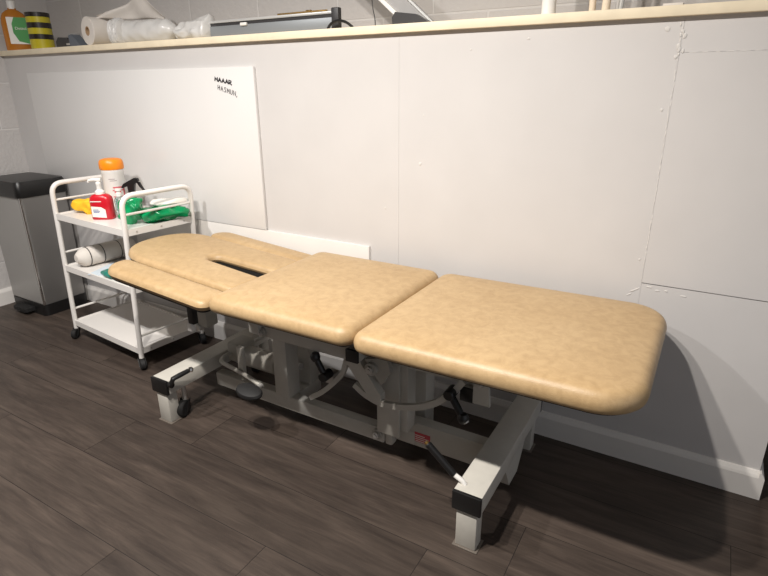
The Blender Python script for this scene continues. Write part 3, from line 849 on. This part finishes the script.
t = thing('wrapped_paper_roll', 'white roll in clear crinkled film lying along the ledge', 'paper roll', (-2.38, .07, ZL))
crumple('wrapped_roll', (-2.43, .085, ZL+.055), .38, .060, .046, -.03, 'film', t, 2, 1.05, .005, 8)
crumple('film_end', (-2.60, .05, ZL+.05), .07, .060, .054, .2, 'film', t, 5, 1.0, .010)
tag(crumple('plastic_bag', (-2.108, .06, ZL+.05), .25, .022, .054, -.04, 'film', None, 11, 1.0, .010, 4, 30, 3.), 'crumpled white plastic bag draped over the left end of the grey rail', 'bag')
# grey aluminium rail
t = thing('aluminium_rail', 'long grey aluminium channel with a dark end cap on the ledge', 'rail', (-1.68, .08, ZL))
obj('channel', B().box(-1.985, -1.335, .045, .075, ZL, ZL+.046, .002), 'alu', t)
obj('groove', B().box(-1.985, -1.335, .050, .072, ZL+.046, ZL+.058), 'dgrey', t, smooth=0)
obj('top_strip', B().box(-1.985, -1.33, .045, .085, ZL+.058, ZL+.068, .002), 'alul', t)
obj('clip', B().box(-1.80, -1.765, .036, .047, ZL+.040, ZL+.052, .003), 'wplastic', t)
obj('end_cap', B().box(-1.335, -1.302, .038, .062, ZL, ZL+.078, .004), 'dgrey', t)
t = thing('brass_rod', 'thin brass rod lying on top of the grey aluminium rail', 'rod', (-1.47, .08, ZL+.069))
obj('rod', B().cyl((-1.62, .07, ZL+.074), (-1.375, .07, ZL+.074), .0035, 10), 'brass', t)
obj('collar', B().cyl((-1.475, .07, ZL+.075), (-1.45, .07, ZL+.075), .006, 12, .001), 'brass', t)
tag(obj('cable_loop', B().tube(spl([(-1.335, .015, ZL+.004), (-1.318, .015, ZL+.020), (-1.285, .012, ZL+.028), (-1.25, .012, ZL+.021), (-1.222, .012, ZL+.004)], 6), .005, 10), 'black'), 'short black cable loop beside the rail end cap', 'cable')
tag(obj('hanging_cord', B().tube(spl([(-1.135, .03, ZL+.003), (-1.137, .03, ZL+.03), (-1.148, .03, ZL+.09), (-1.155, .04, ZL+.25), (-1.15, .05, ZL+.5)], 6), .0018, 8), 'black'), 'thin dark cord hanging down to the ledge', 'cord')
# leaning bracket
t = thing('leaning_bracket', 'grey slanted bracket with a white edge and dark foot on the ledge', 'bracket', (-1.0, .08, ZL))
obj('foot', B().prism([(-1.075, .05, ZL), (-.925, .05, ZL), (-.94, .05, ZL+.012), (-.985, .05, ZL+.036), (-1.065, .05, ZL+.047), (-1.078, .05, ZL+.03)], (0, .07, 0)), 'dgrey', t, smooth=0)
obj('panel', B().prism([(-1.05, .075, ZL+.02), (-.955, .075, ZL+.02), (-1.29, .075, ZL+.30), (-1.385, .075, ZL+.30)], (0, .02, 0)), 'mgrey', t, smooth=0)
obj('white_edge', B().prism([(-1.062, .06, ZL+.028), (-1.040, .06, ZL+.028), (-1.375, .06, ZL+.302), (-1.397, .06, ZL+.302)], (0, .036, 0)), 'wplastic', t, smooth=0)
obj('side_strip', B().prism([(-.945, .09, ZL+.0), (-.92, .09, ZL+.0), (-1.28, .09, ZL+.30), (-1.305, .09, ZL+.30)], (0, .02, 0)), 'alul', t, smooth=0)
t = thing('white_pipe', 'upright white plastic pipe standing on the ledge', 'pipe', (-.52, .05, ZL))
obj('tube', B().cyl((-.52, .05, ZL), (-.52, .05, ZL+.42), .0215, 24), 'wplastic', t)
obj('collar', B().cyl((-.52, .05, ZL+.30), (-.52, .05, ZL+.34), .026, 24, .003), 'wplastic', t)
for x, y, lab, r, mt_, tilt in ((-.392, .06, 'left pale upright stick of the three on the ledge', .010, 'wood', -.02), (-.352, .05, 'middle pale upright stick of the three on the ledge', .012, 'wood', .03), (-.318, .09, 'right greyish upright stick of the three on the ledge', .008, 'alul', .06)):
    tag(obj('upright_stick', B().cyl((x, y, ZL), (x+tilt*.4, y, ZL+.4), r, 14, .002), mt_), lab, 'stick', 'upright sticks on the ledge')
tag(obj('folded_paper', B().box(-.195, -.145, .01, .06, ZL, ZL+.009, .001), 'paper'), 'small folded white paper on the ledge near the right joint', 'paper')

# ------------------------------------------------------------------ lights
def lamp(x, y, z, e, r=.028, col=(1, .945, .88), size=180):
    l = bpy.data.lights.new('ceiling_spot', 'SPOT'); l.energy = e; l.shadow_soft_size = r; l.color = col
    l.spot_size = math.radians(size); l.spot_blend = .9
    o = bpy.data.objects.new('ceiling_spot', l); o.location = (x, y, z); COL.objects.link(o)
    return o
lamp(-.80, -1.58, 2.36, 40)
lamp(-1.08, -1.60, 2.36, 38)
lamp(-2.05, -1.62, 2.36, 34, col=(1, .98, .97))
w = bpy.data.worlds.new('World'); S.world = w; w.use_nodes = True
w.node_tree.nodes['Background'].inputs['Color'].default_value = (.9, .93, 1, 1)
w.node_tree.nodes['Background'].inputs['Strength'].default_value = .16  # cool ambient fill added through the open right side

# ------------------------------------------------------------------ camera
cam = bpy.data.cameras.new('camera'); co = bpy.data.objects.new('camera', cam); COL.objects.link(co)
r_, u_, f_ = V((.86158, .50758, -.0062)), V((-.17024, .30042, .93849)), V((-.47822, .80753, -.34525))
m = Matrix((r_, u_, -f_)).transposed().to_4x4(); m.translation = V((0, -1.8375, 1.25))
co.matrix_world = m
cam.sensor_width = 36; cam.lens = 549.54/768*36; cam.clip_start = .02
S.camera = co
S.view_settings.view_transform = 'Standard'; S.view_settings.look = 'None'; S.view_settings.gamma = 1
S.view_settings.exposure = 1.9
